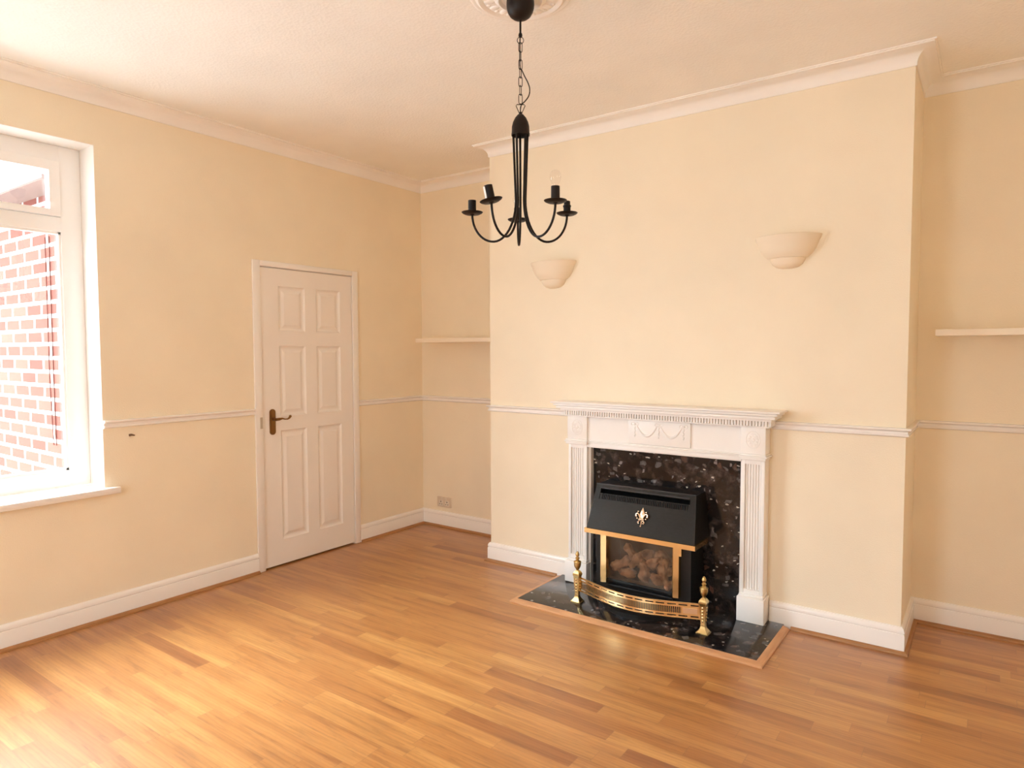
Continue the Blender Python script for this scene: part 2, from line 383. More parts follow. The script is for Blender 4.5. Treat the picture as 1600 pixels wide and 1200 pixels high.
outl = [(hy + c, 1.058 + s_) for c, s_ in pl] + [(hy - c, .925 - s_) for c, s_ in pl]
hd.prism([(DX1, y, z) for y, z in outl], (.007, 0, 0))
hd.prism([(DX1 + .007, hy + (y - hy) * .72, .9915 + (z - .9915) * .9) for y, z in outl], (.003, 0, 0))
hp = hd.build('handle_plate', M_dkbrass, door, label='dark bronze lever handle back plate')
lv = MB(); lz = 1.010
lv.tube([(DX1 + .008, hy, lz), (DX1 + .045, hy, lz)], .010, 12)
pts = [(DX1 + .045, hy - .004, lz), (DX1 + .048, hy + .02, lz + .001), (DX1 + .048, hy + .045, lz + .004), (DX1 + .048, hy + .065, lz - .002), (DX1 + .048, hy + .085, lz - .003), (DX1 + .048, hy + .100, lz + .004), (DX1 + .048, hy + .108, lz + .014)]
lv.tube(pts, .007, 10, taper=[.010, .010, .006, .0045, .005, .007, .008]); lv.sphere((DX1 + .048, hy + .107, lz + .014), .0095)
lv.build('lever', M_dkbrass, hp, smooth=True)
for z in (.25, 1.78):
    MB().tube([(.010, fy1 + .001, z - .045), (.010, fy1 + .001, z + .045)], .005, 8).build('hinge', M_white, door, smooth=True)
MB().box((.016, fy0 - .026, .955), (.0165, fy0 - .008, 1.03)).build('strike_plate', mat('worn_grey_metal', (.55, .47, .38), .4, .6), door)

# ------------------------------------------------------------------ window
win = bpy.data.objects.new('window_1', None); COL.objects.link(win); win['kind'] = 'structure'; win.location = (-.2, (WY0 + WY1) / 2, .725)
bpy.context.view_layer.update()
FX = -.17; FB = -.235
fm = MB(); YM = (WY0 + WY1) / 2
z0, z1 = .725, WZ1
def rail(mb, y0, y1, za, zb, x=FX, b=FB, bev=.006): mb.box((b, y0, za), (x, y1, zb), bev)
rail(fm, WY1 - .105, WY1, z0, z1); rail(fm, WY0, WY0 + .105, z0, z1)
rail(fm, WY0 + .1, WY1 - .1, z0, z0 + .095); rail(fm, WY0 + .1, WY1 - .1, z1 - .085, z1); rail(fm, WY0 + .1, WY1 - .1, 2.105, 2.185)
rail(fm, YM - .04, YM + .04, z0 + .09, z1 - .08)
fm.build('window_frame', M_upvc, win, smooth=True)
# glazing beads of the fixed panes
for (ya, yb) in ((WY0 + .105, YM - .04), (YM + .04, WY1 - .105)):
    bd = MB(); t = .012; bx = (FX - .030, FX - .006)
    for (a, b, c, d) in ((ya, yb, z0 + .095, z0 + .095 + t), (ya, yb, 2.105 - t, 2.105), (ya, ya + t, z0 + .095, 2.105), (yb - t, yb, z0 + .095, 2.105)):
        bd.box((bx[0], a, c), (bx[1], b, d))
    bd.build('glazing_bead', M_upvc, win)
    MB().box((FX - .036, ya, z0 + .095), (FX - .030, yb, 2.105)).build('window_pane', M_glass, win)
    sa = MB(); wd = .052
    for (a, b, c, d) in ((ya + wd, yb - wd, 2.187, 2.185 + wd - .016), (ya + wd, yb - wd, z1 - .085 - wd, z1 - .087), (ya + .002, ya + wd, 2.187, z1 - .087), (yb - wd, yb - .002, 2.187, z1 - .087)):
        sa.box((FX - .04, a, c), (FX + .012, b, d))
    so = sa.build('opening_sash', M_upvc, win, smooth=True)
    MB().box((FX - .036, ya + wd, 2.22), (FX - .030, yb - wd, z1 - .085 - wd)).build('window_pane', M_glass, so)
sb = MB(); sb.box((FX - .0, WY0, WZ0), (.0, WY1, .725)); sb.box((0, WY0 - .065, WZ0), (.045, WY1 + .065, .725), .006)
sb.build('window_sill', M_white, win, smooth=True)
bk = MB()
bk.box((FX, WY1 - .002, z0), (-.001, WY1, WZ1 - .002)); bk.box((FX, WY0, WZ1 - .002), (-.001, WY1, WZ1)); bk.box((FX, WY0, z0), (-.001, WY0 + .002, WZ1 - .002)); bk.build('window_reveal', M_white, win)

fill_win = bpy.data.objects.new('fill_window', None); COL.objects.link(fill_win); fill_win['kind'] = 'structure'; fill_win.location = ((RX0 + RX1) / 2, YR - .2, RZ0)  # invented window behind the camera, added to brighten the room evenly
bpy.context.view_layer.update()
f2 = MB(); ya, yb = YR - .22, YR - .16
f2.box((RX0, ya, RZ0), (RX1, yb, RZ0 + .08)); f2.box((RX0, ya, RZ1 - .08), (RX1, yb, RZ1)); f2.box((RX0 + .08, ya, 1.98), (RX1 - .08, yb, 2.05))
for x in (RX0, RX0 + .51, RX1 - .08): f2.box((x, ya, RZ0 + .08), (x + .08, yb, RZ1 - .08))
f2.build('window_frame', M_upvc, fill_win)
MB().box((RX0 + .04, YR - .195, RZ0 + .04), (RX1 - .04, YR - .189, RZ1 - .04)).build('window_pane', M_glass, fill_win)
MB().box((RX0 - .05, YR - .15, RZ0 - .025), (RX1 + .05, YR + .04, RZ0)).build('window_sill', M_white, fill_win)

# small mark on the wall
pg = MB(); pg.tube([(0, -1.885, .998), (.010, -1.878, 1.0), (.014, -1.862, .996)], .005, 8, taper=[.007, .006, .003])
pg.build('wall_plug', M_brown, smooth=True, label='tiny brown stub on the left wall just below the dado rail, beside the window', category='wall plug')

# ------------------------------------------------------------------ outside
MB().box((-9, -10, -.35), (-.3, 6, -.15)).build('ground', M_patio, **S)
ex = thing('brick_extension', 'red brick outbuilding wall with white fascia seen through the window', 'building', (-3, -2.0, -.15))
MB().box((-6.5, -2.0, -.15), (-.3, -1.7, 2.42)).build('brick_wall', M_brick, ex)
MB().box((-6.6, -2.16, 2.40), (-.3, -2.0, 2.43)).build('soffit', M_soffit, ex)
MB().box((-6.6, -2.18, 2.41), (-.3, -2.16, 2.56)).build('fascia', M_fascia, ex)
gt = MB(); gt.prism([(-6.6, -2.18 - .055 + .055 * math.cos(a), 2.555 + .055 * math.sin(a)) for a in [PI + PI * k / 8 for k in range(9)]], (6.3, 0, 0))
gt.build('gutter', M_fascia, ex, smooth=True)
rf = MB()
for k in range(9):
    y0 = -2.2 + k * .26; zz = 2.57 + k * .15
    rf.hexa([(-6.6, y0, zz), (-.3, y0, zz), (-.3, y0 + .30, zz + .155), (-6.6, y0 + .30, zz + .155), (-6.6, y0, zz + .025), (-.3, y0, zz + .025), (-.3, y0 + .30, zz + .18), (-6.6, y0 + .30, zz + .18)])
rf.build('tiled_roof', M_tile, ex)
cb = MB(); cb.tube([(-.66, -2.005, 2.15), (-.665, -2.005, 1.4), (-.66, -2.005, .9)], .0028, 6); cb.tube([(-.72, -2.005, 2.15), (-.725, -2.005, 1.3), (-.70, -2.005, .9)], .0024, 6)
cb.build('outdoor_cable', M_cable, label='pair of thin cables running down the brick wall outside the window', category='cable')

# ------------------------------------------------------------------ shelves
for nm, x0, x1, lb in (('wall_shelf', .122, XL, 'cream floating shelf in the left alcove above the socket'), ('wall_shelf', 3.675, 4.60, 'cream floating shelf in the right alcove beside the chimney breast')):
    MB().box((x0, D - .205, 1.531), (x1, D, 1.564), .002).build(nm, M_shelf, label=lb, category='shelf')

# ------------------------------------------------------------------ socket
sk = MB(); sx0, sx1, sz0, sz1 = .167, .317, .166, .252
sk.box((sx0, D - .010, sz0), (sx1, D, sz1), .003)
so = sk.build('double_socket', M_socket, smooth=True, label='brushed metal double plug socket low on the left alcove wall', category='socket')
for k in (0, 1):
    cx = sx0 + .042 + k * .066; ins = MB(); ins.box((cx - .022, D - .012, sz0 + .012), (cx + .022, D - .010, sz0 + .056))
    i_ = ins.build('socket_outlet', M_sockin, so)
    ho = MB(); ho.box((cx - .004, D - .0125, sz0 + .040), (cx + .004, D - .012, sz0 + .050))
    for d in (-.011, .011): ho.box((cx + d - .004, D - .0125, sz0 + .022), (cx + d + .004, D - .012, sz0 + .028))
    ho.build('pin_holes', M_shadow, i_)
    sw = MB(); sw.box((cx - .006 + (k * 2 - 1) * -.010, D - .015, sz0 + .062), (cx + .006 + (k * 2 - 1) * -.010, D - .010, sz0 + .080), .001); sw.build('switch', M_sockin, so)

# ------------------------------------------------------------------ wall lights
def sconce(cx, zt, label):
    pr = [(.0, -.165), (.03, -.164), (.055, -.157), (.074, -.143), (.086, -.122), (.088, -.112), (.100, -.110), (.104, -.104), (.114, -.098), (.134, -.072), (.148, -.040), (.152, -.026), (.158, -.020), (.160, -.008), (.163, -.001), (.160, .001), (.154, -.002), (.146, -.03), (.12, -.07), (.08, -.10), (0, -.11)]
    mb = MB(); mb.lathe(pr, (cx, 0, zt), 40, (PI, 2 * PI), sy=.72, caps=False)
    bm = mb.bm
    mb.box((cx - .15, -.006, zt - .015), (cx + .15, 0, zt - .012))
    mb.build('wall_light', M_plaster, smooth=True, label=label, category='wall light', group='plaster wall lights')
sconce(1.617, 2.026, 'plaster half-bowl uplighter on the chimney breast just below the right-hand chandelier arms')
sconce(3.038, 2.047, 'plaster half-bowl uplighter nearest the right corner of the chimney breast')

# ------------------------------------------------------------------ fireplace
hs = MB(); hs.box((1.692, -.522, 0), (3.055, -.001, .020), .002)
hs.build('hearth_slab', M_hearth, smooth=True, label='polished dark granite hearth slab on the floor', category='hearth')
hb = MB(); pr = [(0, 0), (.034, 0), (.034, .006), (.026, .013), (.006, .019), (0, .019)]
hb.sweep(pr, [(1.692, -.04), (1.692, -.522), (3.055, -.522), (3.055, -.04)][::1])
hb.build('hearth_beading', M_bead2, smooth=True, label='pale oak beading strip around the granite hearth', category='beading')
MB().box((1.921, -.024, .0205), (2.828, -.001, .871)).build('back_panel', M_granite, label='flecked dark granite panel behind the gas fire', category='fireplace panel')

su = thing('fireplace_surround', 'white painted fireplace surround with fluted legs and swag frieze', 'fireplace', (2.36, 0, .02))
LX = ((1.775, 1.905), (2.842, 2.962)); LY = -.082
for k, (a, b) in enumerate(LX):
    lg = MB()
    lg.box((a, -.064, .165), (b, -.001, .888))
    # fluted face: raised fillets between grooves
    e = .018; n = 6; W_ = (b - a - 2 * e)
    lg.box((a, LY, .165), (a + e, -.064, .888), .002); lg.box((b - e, LY, .165), (b, -.064, .888), .002)
    lg.box((a + e, LY, .165), (b - e, -.064, .190)); lg.box((a + e, LY, .862), (b - e, -.064, .888))
    for i in range(n):
        x = a + e + W_ * (i + .5) / n
        lg.prism([(x - W_ / n * .36, -.064, .19), (x - W_ / n * .30, -.072, .19), (x + W_ / n * .30, -.072, .19), (x + W_ / n * .36, -.064, .19)], (0, 0, .672))
    # inner edge next to the stone
    ie = (b, b + .014) if k == 0 else (a - .012, a)
    lg.box((ie[0], -.055, .02), (ie[1], -.001, .87))
    leg = lg.build('leg', M_surround, su, smooth=True)
    pa = a - .012 if k == 0 else a - .010; pb = b + .012
    p = MB(); p.box((pa, -.108, .020), (pb, -.001, .152), .003); p.box((a - .004, -.094, .152), (b + .004, -.001, .166), .004)
    p.build('plinth', M_surround, leg, smooth=True)
    # corner block and its oval rosette
    cbk = MB(); cbk.box((a - .004, -.090, .918), (b + .004, -.001, 1.060), .003)
    cbo = cbk.build('corner_block', M_surround, su, smooth=True)
    rs = MB(); cx, cz = (a + b) / 2, .992
    rs.sphere((cx, -.090, cz), .010, (1, .4, 1))
    for t in range(10):
        an = 2 * PI * t / 10; rs.sphere((cx + .021 * math.cos(an), -.090, cz + .027 * math.sin(an)), .010, (.9, .3, .9))
    rs.tube([(cx + .036 * math.cos(2 * PI * t / 28), -.0905, cz + .046 * math.sin(2 * PI * t / 28)) for t in range(28)], .0022, 6, True)
    rs.build('rosette', M_surround, cbo, smooth=True)
fz = MB(); fz.box((1.905, -.074, .905), (2.842, -.001, 1.062)); fz.box((2.185, -.084, .918), (2.560, -.074, 1.060), .002)
frz = fz.build('frieze', M_surround, su, smooth=True)
# swag ornament on the centre tablet
sg = MB(); yv = -.0845
xs_ = (2.225, 2.3725, 2.520)
for xa, xb in zip(xs_, xs_[1:]):
    pts = []; tp = []
    for i in range(17):
        t = i / 16; x = xa + .012 + (xb - xa - .024) * t; z = 1.030 - .062 * math.sin(PI * t) ** .8
        pts.append((x, yv, z)); tp.append(.0030 + .0038 * math.sin(PI * t) ** .7)
    sg.tube(pts, .004, 8, taper=tp)
for x in xs_:
    for i in range(6): sg.sphere((x + .0015 * (-1) ** i, yv, 1.018 - i * .011), .0055, (1, .6, 1.1))
    sg.sphere((x, yv, 1.034), .008, (1, .6, 1))
    for s_ in (-1, 1):
        sg.tube([(x + s_ * (.004 + .010 * (1 - math.cos(t)) / 1.), yv, 1.036 + .008 * math.sin(t)) for t in [PI * 2 * q / 12 for q in range(12)]], .0024, 6, True)
sg.build('swag', M_surround, frz, smooth=True)
ml = MB()     # moulding below the frieze, breaking forward over the legs
ml.box((1.758, -.108, .900), (1.918, -.001, .908), .002); ml.box((1.763, -.100, .886), (1.912, -.001, .900), .004); ml.box((1.762, -.098, .908), (1.913, -.001, .918), .003)
ml.box((2.833, -.108, .900), (2.978, -.001, .908), .002); ml.box((2.838, -.100, .886), (2.970, -.001, .900), .004); ml.box((2.838, -.098, .908), (2.970, -.001, .918), .003)
ml.box((1.915, -.092, .900), (2.835, -.001, .908), .002); ml.box((1.905, -.084, .872), (2.842, -.024, .900), .005); ml.box((1.915, -.084, .908), (2.835, -.001, .916), .003)
ml.build('lower_moulding', M_surround, su, smooth=True)
# dentil course
dn = MB(); dn.box((1.762, -.092, 1.060), (2.985, -.001, 1.096))
dn.box((1.758, -.102, 1.060), (2.988, -.001, 1.066), .001)
dt = MB(); n = 76
dto = dn.build('dentil_band', M_surround, su, smooth=True)
for i in range(n):
    x = 1.768 + (2.979 - 1.768) * (i + .5) / n
    dt.box((x - .0046, -.108, 1.068), (x + .0046, -.090, 1.095))
for i in range(8):
    y = -.012 - i * .0118; dt.box((2.985, y - .0076, 1.068), (2.994, y, 1.095)); dt.box((1.753, y - .0076, 1.068), (1.762, y, 1.095))
dt.build('dentils', M_surround, dto, kind='stuff')
ms = MB()
for (a, b, y, za, zb, bv) in ((1.742, 3.003, -.128, 1.095, 1.108, .001), (1.720, 3.025, -.147, 1.108, 1.1235, .003), (1.730, 3.015, -.138, 1.1235, 1.127, 0), (1.706, 3.038, -.156, 1.127, 1.137, .002), (1.716, 3.028, -.147, 1.137, 1.1405, 0), (1.690, 3.052, -.165, 1.1405, 1.150, .002)):
    ms.box((a, y, za), (b, -.001, zb), bv)
ms.build('mantel_shelf', M_surround, su, smooth=True)

# ------------------------------------------------------------------ gas fire
gf = thing('gas_fire', 'black gas fire with brass trim and ceramic coals on the hearth', 'gas fire', (2.33, -.15, .02))
bx0, bx1 = 2.045, 2.620
# body: box with an open firebox between the posts
bd = MB()
by = -.215
bd.box((bx0, by, .021), (bx0 + .07, -.024, .42)); bd.box((bx1 - .07, by, .021), (bx1, -.024, .42))
bd.box((bx0 + .07, by, .021), (bx1 - .07, -.024, .125)); bd.box((bx0 + .07, -.05, .125), (bx1 - .07, -.024, .42)); bd.box((bx0 + .07, by, .40), (bx1 - .07, -.05, .42))
body = bd.build('fire_body', M_black, gf)
li = MB(); li.box((bx0 + .07, -.055, .125), (bx1 - .07, -.05, .40)); li.box((bx0 + .07, by + .01, .125), (bx0 + .075, -.055, .40)); li.box((bx1 - .075, by + .01, .125), (bx1 - .07, -.055, .40))
li.build('firebox_lining', M_soot, body)
# canopy
cp = MB()
T = [(2.022, -.165, .675), (2.628, -.165, .675), (2.628, -.024, .675), (2.022, -.024, .675)]
B = [(2.006, -.262, .428), (2.656, -.262, .428), (2.656, -.024, .428), (2.006, -.024, .428)]
# front sheet has an opening near the top; build around it
def lerp(a, b, t): return tuple(a[i] + (b[i] - a[i]) * t for i in range(3))
def FP(u, v, d=0.):   # u across 0..1, v down 0..1 on the sloped front
    p = lerp(lerp(T[0], T[1], u), lerp(B[0], B[1], u), v); nrm = Vector((0, -.93, .37)); return Vector(p) + nrm * d
def quad(mb, *p): mb.face([mb.bm.verts.new(q) for q in p])
u0, u1, v0, v1 = .055, .945, .10, .34
for (a, b, c, d) in ((0, 1, 0, v0), (0, 1, v1, 1), (0, u0, v0, v1), (u1, 1, v0, v1)): quad(cp, FP(a, c), FP(b, c), FP(b, d), FP(a, d))
DP = -.030
for (a, c), (b, d) in (((u0, v0), (u1, v0)), ((u1, v0), (u1, v1)), ((u1, v1), (u0, v1)), ((u0, v1), (u0, v0))): quad(cp, FP(a, c), FP(b, d), FP(b, d, DP), FP(a, c, DP))
quad(cp, *T); quad(cp, T[0], T[3], B[3], B[0]); quad(cp, T[1], T[2], B[2], B[1]); quad(cp, *B); quad(cp, T[2], T[3], B[3], B[2])
canopy = cp.build('canopy', M_canopy, gf)
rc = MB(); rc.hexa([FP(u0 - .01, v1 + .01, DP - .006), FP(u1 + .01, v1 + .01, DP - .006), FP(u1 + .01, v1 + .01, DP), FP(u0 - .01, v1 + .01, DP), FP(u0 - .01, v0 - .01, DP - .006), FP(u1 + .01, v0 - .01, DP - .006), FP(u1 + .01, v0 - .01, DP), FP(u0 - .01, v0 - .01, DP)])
rc.build('vent_recess', M_ventshade, canopy)  # near-black sheet paints the shade inside the vent opening
# outlet grille at the lower half of the opening
gr = MB()
def bar(a, b, c, d, o0, o1):
    gr.hexa([FP(a, d, o0), FP(b, d, o0), FP(b, d, o1), FP(a, d, o1), FP(a, c, o0), FP(b, c, o0), FP(b, c, o1), FP(a, c, o1)])
bar(u0, u1, .200, .212, -.006, .001); bar(u0, u1, .325, .34, -.012, -.004)
for i in range(50):
    u = u0 + .02 + (u1 - u0 - .04) * (i + .5) / 50; bar(u - .0042, u + .0042, .212, .325, -.008, -.001)
bar(u0, u0 + .02, .2, .34, -.012, -.004); bar(u1 - .02, u1, .2, .34, -.012, -.004)
gr.build('outlet_grille', M_canopy, canopy, kind='stuff')
lp = MB()
lp.tube([FP(u0, v0 - .02, .002), FP(u1, v0 - .02, .002)], .004, 8); lp.tube([FP(0, 0, 0), FP(1, 0, 0)], .005, 8)
lp.build('canopy_rim', M_rim, canopy, smooth=True)  # lighter grey tubes paint a highlight along the canopy edges
# fleur-de-lis badge
em = MB(); o = FP(.515, .60, .004); ux = Vector((1, 0, 0)); uz = (FP(.5, 0) - FP(.5, 1)).normalized(); un = Vector((0, -.93, .37))
def EP(x, z, d=0): return o + ux * x + uz * z + un * d
def leaf(pts, d):
    c = EP(sum(p[0] for p in pts) / len(pts), sum(p[1] for p in pts) / len(pts), d); cv_ = em.bm.verts.new(c)
    r = [em.bm.verts.new(EP(x, z, .001)) for x, z in pts]
    for i in range(len(r)): em.face([r[i], r[(i + 1) % len(r)], cv_])
leaf([(0, .056), (.010, .036), (.015, .020), (.011, .002), (.006, -.010), (-.006, -.010), (-.011, .002), (-.015, .020), (-.010, .036)], .010)
leaf([(0, -.010), (.006, -.022), (.004, -.036), (0, -.048), (-.004, -.036), (-.006, -.022)], .008)
for s_ in (-1, 1):
    em.tube([EP(s_ * x, z, .004) for x, z in ((.007, -.010), (.012, .004), (.020, .016), (.028, .020), (.034, .014), (.034, .005), (.028, .002))], .004, 8, taper=[.003, .0045, .0055, .0055, .005, .0045, .004])
    em.tube([EP(s_ * x, z, .004) for x, z in ((.006, -.018), (.014, -.022), (.020, -.030), (.016, -.036), (.011, -.032))], .003, 8, taper=[.0025, .0035, .0035, .003, .003])
    em.sphere(EP(s_ * .024, .030, .003), .0055); em.sphere(EP(s_ * .034, .003, .003), .0055); em.sphere(EP(s_ * .026, -.008, .003), .005)
em.tube([EP(-.017, -.013, .005), EP(.017, -.013, .005)], .0035, 8); em.sphere(EP(0, -.050, .003), .005)
em.build('badge', M_silver, canopy, smooth=True, label='pale gold fleur-de-lis badge')
# brass lower bar of canopy
br = MB(); br.box((1.998, -.276, .404), (2.664, -.250, .430)); br.box((2.640, -.250, .404), (2.664, -.08, .430)); br.box((1.998, -.250, .404), (2.022, -.08, .430))
br.build('brass_bar', M_brass, gf)
for x in (2.090, 2.528):
    p = MB(); p.prism([(x, -.250, .122), (x + .007, -.256, .122), (x + .036, -.248, .122), (x + .036, -.217, .122), (x, -.217, .122)], (0, 0, .282))
    if x > 2.3: p.prism([(x + .036, -.246, .352), (x + .048, -.243, .352), (x + .048, -.217, .352), (x + .036, -.217, .352)], (0, 0, .052))
    p.build('brass_post', M_brass, gf)
MB().box((2.126, -.232, .125), (2.528, -.216, .140), .003).build('glass_sill', M_black, gf, smooth=True)
MB().box((2.126, -.240, .098), (2.528, -.216, .114), .003).build('lower_rail', M_black, gf, smooth=True)
MB().box((2.126, -.228, .388), (2.528, -.216, .404)).build('glass_head', M_black, gf)
MB().box((2.124, -.222, .138), (2.530, -.218, .388)).build('glass_front', M_fireglass, gf)
random.seed(11)
from mathutils import noise
spots = [(2.185, -.165, .225, .060, -.5, .5), (2.225, -.115, .275, .055, 1.0, .2), (2.275, -.150, .255, .055, -.9, .4), (2.335, -.120, .290, .050, .35, 1.), (2.375, -.145, .255, .060, -.6, -.4),
         (2.430, -.120, .285, .055, .5, .3), (2.450, -.150, .250, .050, 1.35, .2), (2.495, -.135, .235, .050, -.4, .5), (2.235, -.185, .180, .044, .1, .3), (2.335, -.182, .195, .058, 1.4, .1),
         (2.420, -.180, .175, .048, .5, .3), (2.445, -.165, .215, .055, 1.45, .2), (2.495, -.185, .165, .040, -.2, .5), (2.300, -.10, .22, .055, .1, .2), (2.395, -.10, .22, .055, .9, .2), (2.165, -.13, .19, .045, .7, .2)]
for q, (x, y, z, l, ay, az) in enumerate(spots):
    c = MB(); g = bmesh.ops.create_icosphere(c.bm, subdivisions=4, radius=1); rot = Matrix.Rotation(ay, 3, 'Y') @ Matrix.Rotation(az, 3, 'Z')
    for v in g['verts']:
        p = v.co.copy(); sup = (abs(p.x) ** 3 + abs(p.y) ** 3 + abs(p.z) ** 3) ** (-1 / 3); p = p * sup
        waist = 1 - .22 * math.cos(p.x * 4.2 + q); k = 1 + .30 * noise.noise(v.co * 1.6 + Vector((q * 7.1, 0, 0))) + .10 * noise.noise(v.co * 5 + Vector((q * 3.3, 2, 0)))
        v.co = rot @ Vector((p.x * l, p.y * .024 * waist, p.z * .025 * waist)) * k + Vector((x, y, z))
    c.build('ceramic_coal', M_coal, gf, smooth='all')
tb = MB(); tb.box((2.13, -.205, .126), (2.54, -.06, .150)); tb.build('coal_bed', M_soot, gf)
# bowed black base tray
ty = MB(); arc = [(2.085 + (2.60 - 2.085) * i / 24, -.245 - .185 * math.sin(PI * i / 24) ** .8) for i in range(25)]
ty.prism([(x, y, .0205) for x, y in [(2.085, -.216)] + arc + [(2.60, -.216)]], (0, 0, .026))
ty.build('base_tray', M_black, gf)

# ------------------------------------------------------------------ brass fender
fd = thing('hearth_fender', 'brass fender with pierced bowed rail and two urn-topped posts', 'fender', (2.38, -.385, .02))
PX = (2.008, 2.748); PY = -.372
for px in PX:
    p = MB()
    p.box((px - .032, PY - .026, .020), (px + .032, PY + .026, .028), .002)
    def sq(prof):
        rings = [[p.bm.verts.new((px + a * r, PY + b * r, z)) for a, b in ((-1, -1), (1, -1), (1, 1), (-1, 1))] for r, z in prof]
        for A, B_ in zip(rings, rings[1:]):
            for i in range(4): p.face([A[i], A[(i + 1) % 4], B_[(i + 1) % 4], B_[i]])
        p.face(rings[0][::-1]); p.face(rings[-1])
    sq([(.026, .028), (.021, .036), (.014, .046), (.012, .056), (.011, .060)])
    sq([(.010, .060), (.012, .064), (.0105, .070), (.013, .10), (.016, .150), (.0175, .172), (.020, .176), (.020, .186), (.015, .196), (.009, .204)])
    p.lathe([(.008, .200), (.007, .208), (.010, .212), (.018, .226), (.0205, .240), (.020, .250), (.022, .253), (.021, .257), (.012, .260), (.007, .266), (.010, .271), (.013, .276), (.008, .281), (.006, .284), (.010, .289), (.012, .296), (.009, .305), (.004, .313), (0, .316)], (px, PY, 0), 20)
    po = p.build('fender_post', M_brassd, fd, smooth=True)
    r = MB()
    for i in range(5): r.sphere((px, PY - .0145 - .0005 * i, .086 + i * .017), .0058, (1, .5, 1.2))
    for i in range(5): r.sphere((px + .0145 + .0005 * i, PY, .086 + i * .017), .0058, (.5, 1, 1.2))
    r.build('post_beading', M_brass, po, smooth=True)
# pierced bowed band made as a grid with cells left out
bn = MB(); x0, x1 = PX[0] + .016, PX[1] - .016; NX = 600; zb, zt = .086, .166
zrow = [zb, zb + .008, zb + .0145, zb + .023, zb + .057, zb + .0655, zb + .072, zt]
def arcp(t): return (x0 + (x1 - x0) * t, PY - .095 * math.sin(PI * t) ** 1.15)
xsn = []
slots = []
# events along t for long dashes and short slots
cols_ = 240
def keep(i, r):
    t = (i + .5) / cols_
    if r in (0, 2, 4, 6): return True
    if r in (1, 5):
        ph = (t * 13) % 1; return ph < .12 or ph > .88 or t < .012 or t > .988
    if r == 3:
        if t < .02 or t > .87: 
            return True
        return (i % 3) == 0
grid = [[bn.bm.verts.new((*arcp(i / cols_), z)) for z in zrow] for i in range(cols_ + 1)]
for i in range(cols_):
    for r in range(7):
        if keep(i, r): bn.face([grid[i][r], grid[i + 1][r], grid[i + 1][r + 1], grid[i][r + 1]])
band = bn.build('pierced_band', M_brass, fd)
md = band.modifiers.new('thick', 'SOLIDIFY'); md.thickness = .003; md.offset = 0
for zz in (zb, zt):
    e = MB(); e.tube([(*arcp(i / 60), zz) for i in range(61)], .0028, 6); e.build('band_edge', M_brass, band, smooth=True)
pt = MB()
for k in range(10):
    t0, t1 = .885 + k * .0095, .885 + (k + 1) * .0095
    a, b = arcp(t0), arcp(t1); pt.face([pt.bm.verts.new(q) for q in ((a[0], a[1] - .003, .112), (b[0], b[1] - .003, .112), (b[0], b[1] - .003, .140), (a[0], a[1] - .003, .140))])
po = pt.build('end_plate', M_silver, band); m_ = po.modifiers.new('t', 'SOLIDIFY'); m_.thickness = .0015

# ------------------------------------------------------------------ ceiling rose + chandelier
CX, CY = 2.372, -1.456
rz = MB()
rz.lathe([(0, -.016), (.075, -.016), (.085, -.026), (.095, -.022), (.105, -.012), (.150, -.010), (.156, -.014), (.166, -.017), (.174, -.013), (.180, -.007), (.190, -.009), (.198, -.006), (.203, 0)], (CX, CY, H), 72)
for k in range(16):
    a = 2 * PI * k / 16; R_ = Matrix.Rotation(a, 3, 'Z')
    rz.sphere((CX + .124 * math.cos(a), CY + .124 * math.sin(a), H - .011), 1, (.024, .015, .006), rot=R_)
    a2 = a + PI / 16; rz.sphere((CX + .138 * math.cos(a2), CY + .138 * math.sin(a2), H - .010), 1, (.011, .008, .005), rot=Matrix.Rotation(a2, 3, 'Z'))
rz.build('ceiling_rose', M_cove, smooth=True, label='cream plaster ceiling rose the chandelier hangs from', category='ceiling rose')

ch = thing('chandelier', 'black iron five-arm chandelier hanging on a chain', 'chandelier', (CX, CY, H - .016))
zc = H - .016
MB().lathe([(0, 0), (.050, 0), (.0535, -.004), (.0545, -.02), (.0535, -.035), (.049, -.050), (.041, -.063), (.030, -.072), (.016, -.078), (.006, -.080), (0, -.080)], (CX, CY, zc), 40).build('ceiling_cup', M_iron, ch, smooth=True)
MB().lathe([(0, .002), (.004, 0), (.004, -.050), (.007, -.054), (.008, -.062), (.005, -.068), (0, -.069)], (CX, CY, zc - .078), 16).build('stem', M_iron, ch, smooth=True)
def oval(c, hw, hh, ang, r=.0016, n=24, sq=.5):
    P = []
    for i in range(n):
        t = 2 * PI * i / n; x = hw * math.copysign(abs(math.cos(t)) ** sq, math.cos(t)); z = hh * math.copysign(abs(math.sin(t)) ** sq, math.sin(t))
        P.append((c[0] + x * math.cos(ang), c[1] + x * math.sin(ang), c[2] + z))
    return MB().tube(P, r, 6, True)
FACE = .622  # screen-facing angle of links in plan
zz = zc - .147
oval((CX, CY, zz - .010), .0125, .013, FACE, .0014, sq=1).build('hook_ring', M_iron, ch, smooth=True)
zl = zz - .020; zend = 2.437; nl = 7; lh = (zl - zend) / nl
for k in range(nl):
    oval((CX, CY, zl - lh * (k + .5)), .0072, lh / 2 + .0022, FACE + (.35 if k % 2 == 0 else 1.25) + (.0 if k < 3 else -.15), .0014).build('chain_link', M_iron, ch, smooth=True)
dx, dy = math.cos(FACE), math.sin(FACE)
tr = [(0, .0), (.004, -.002), (.018, .030), (.014, .034), (-.014, .034), (-.018, .030), (-.004, -.002)]
MB().tube([(CX + a * dx, CY + a * dy, 2.398 + b) for a, b in tr], .0016, 6, True).build('hanging_loop', M_iron, ch, smooth=True)
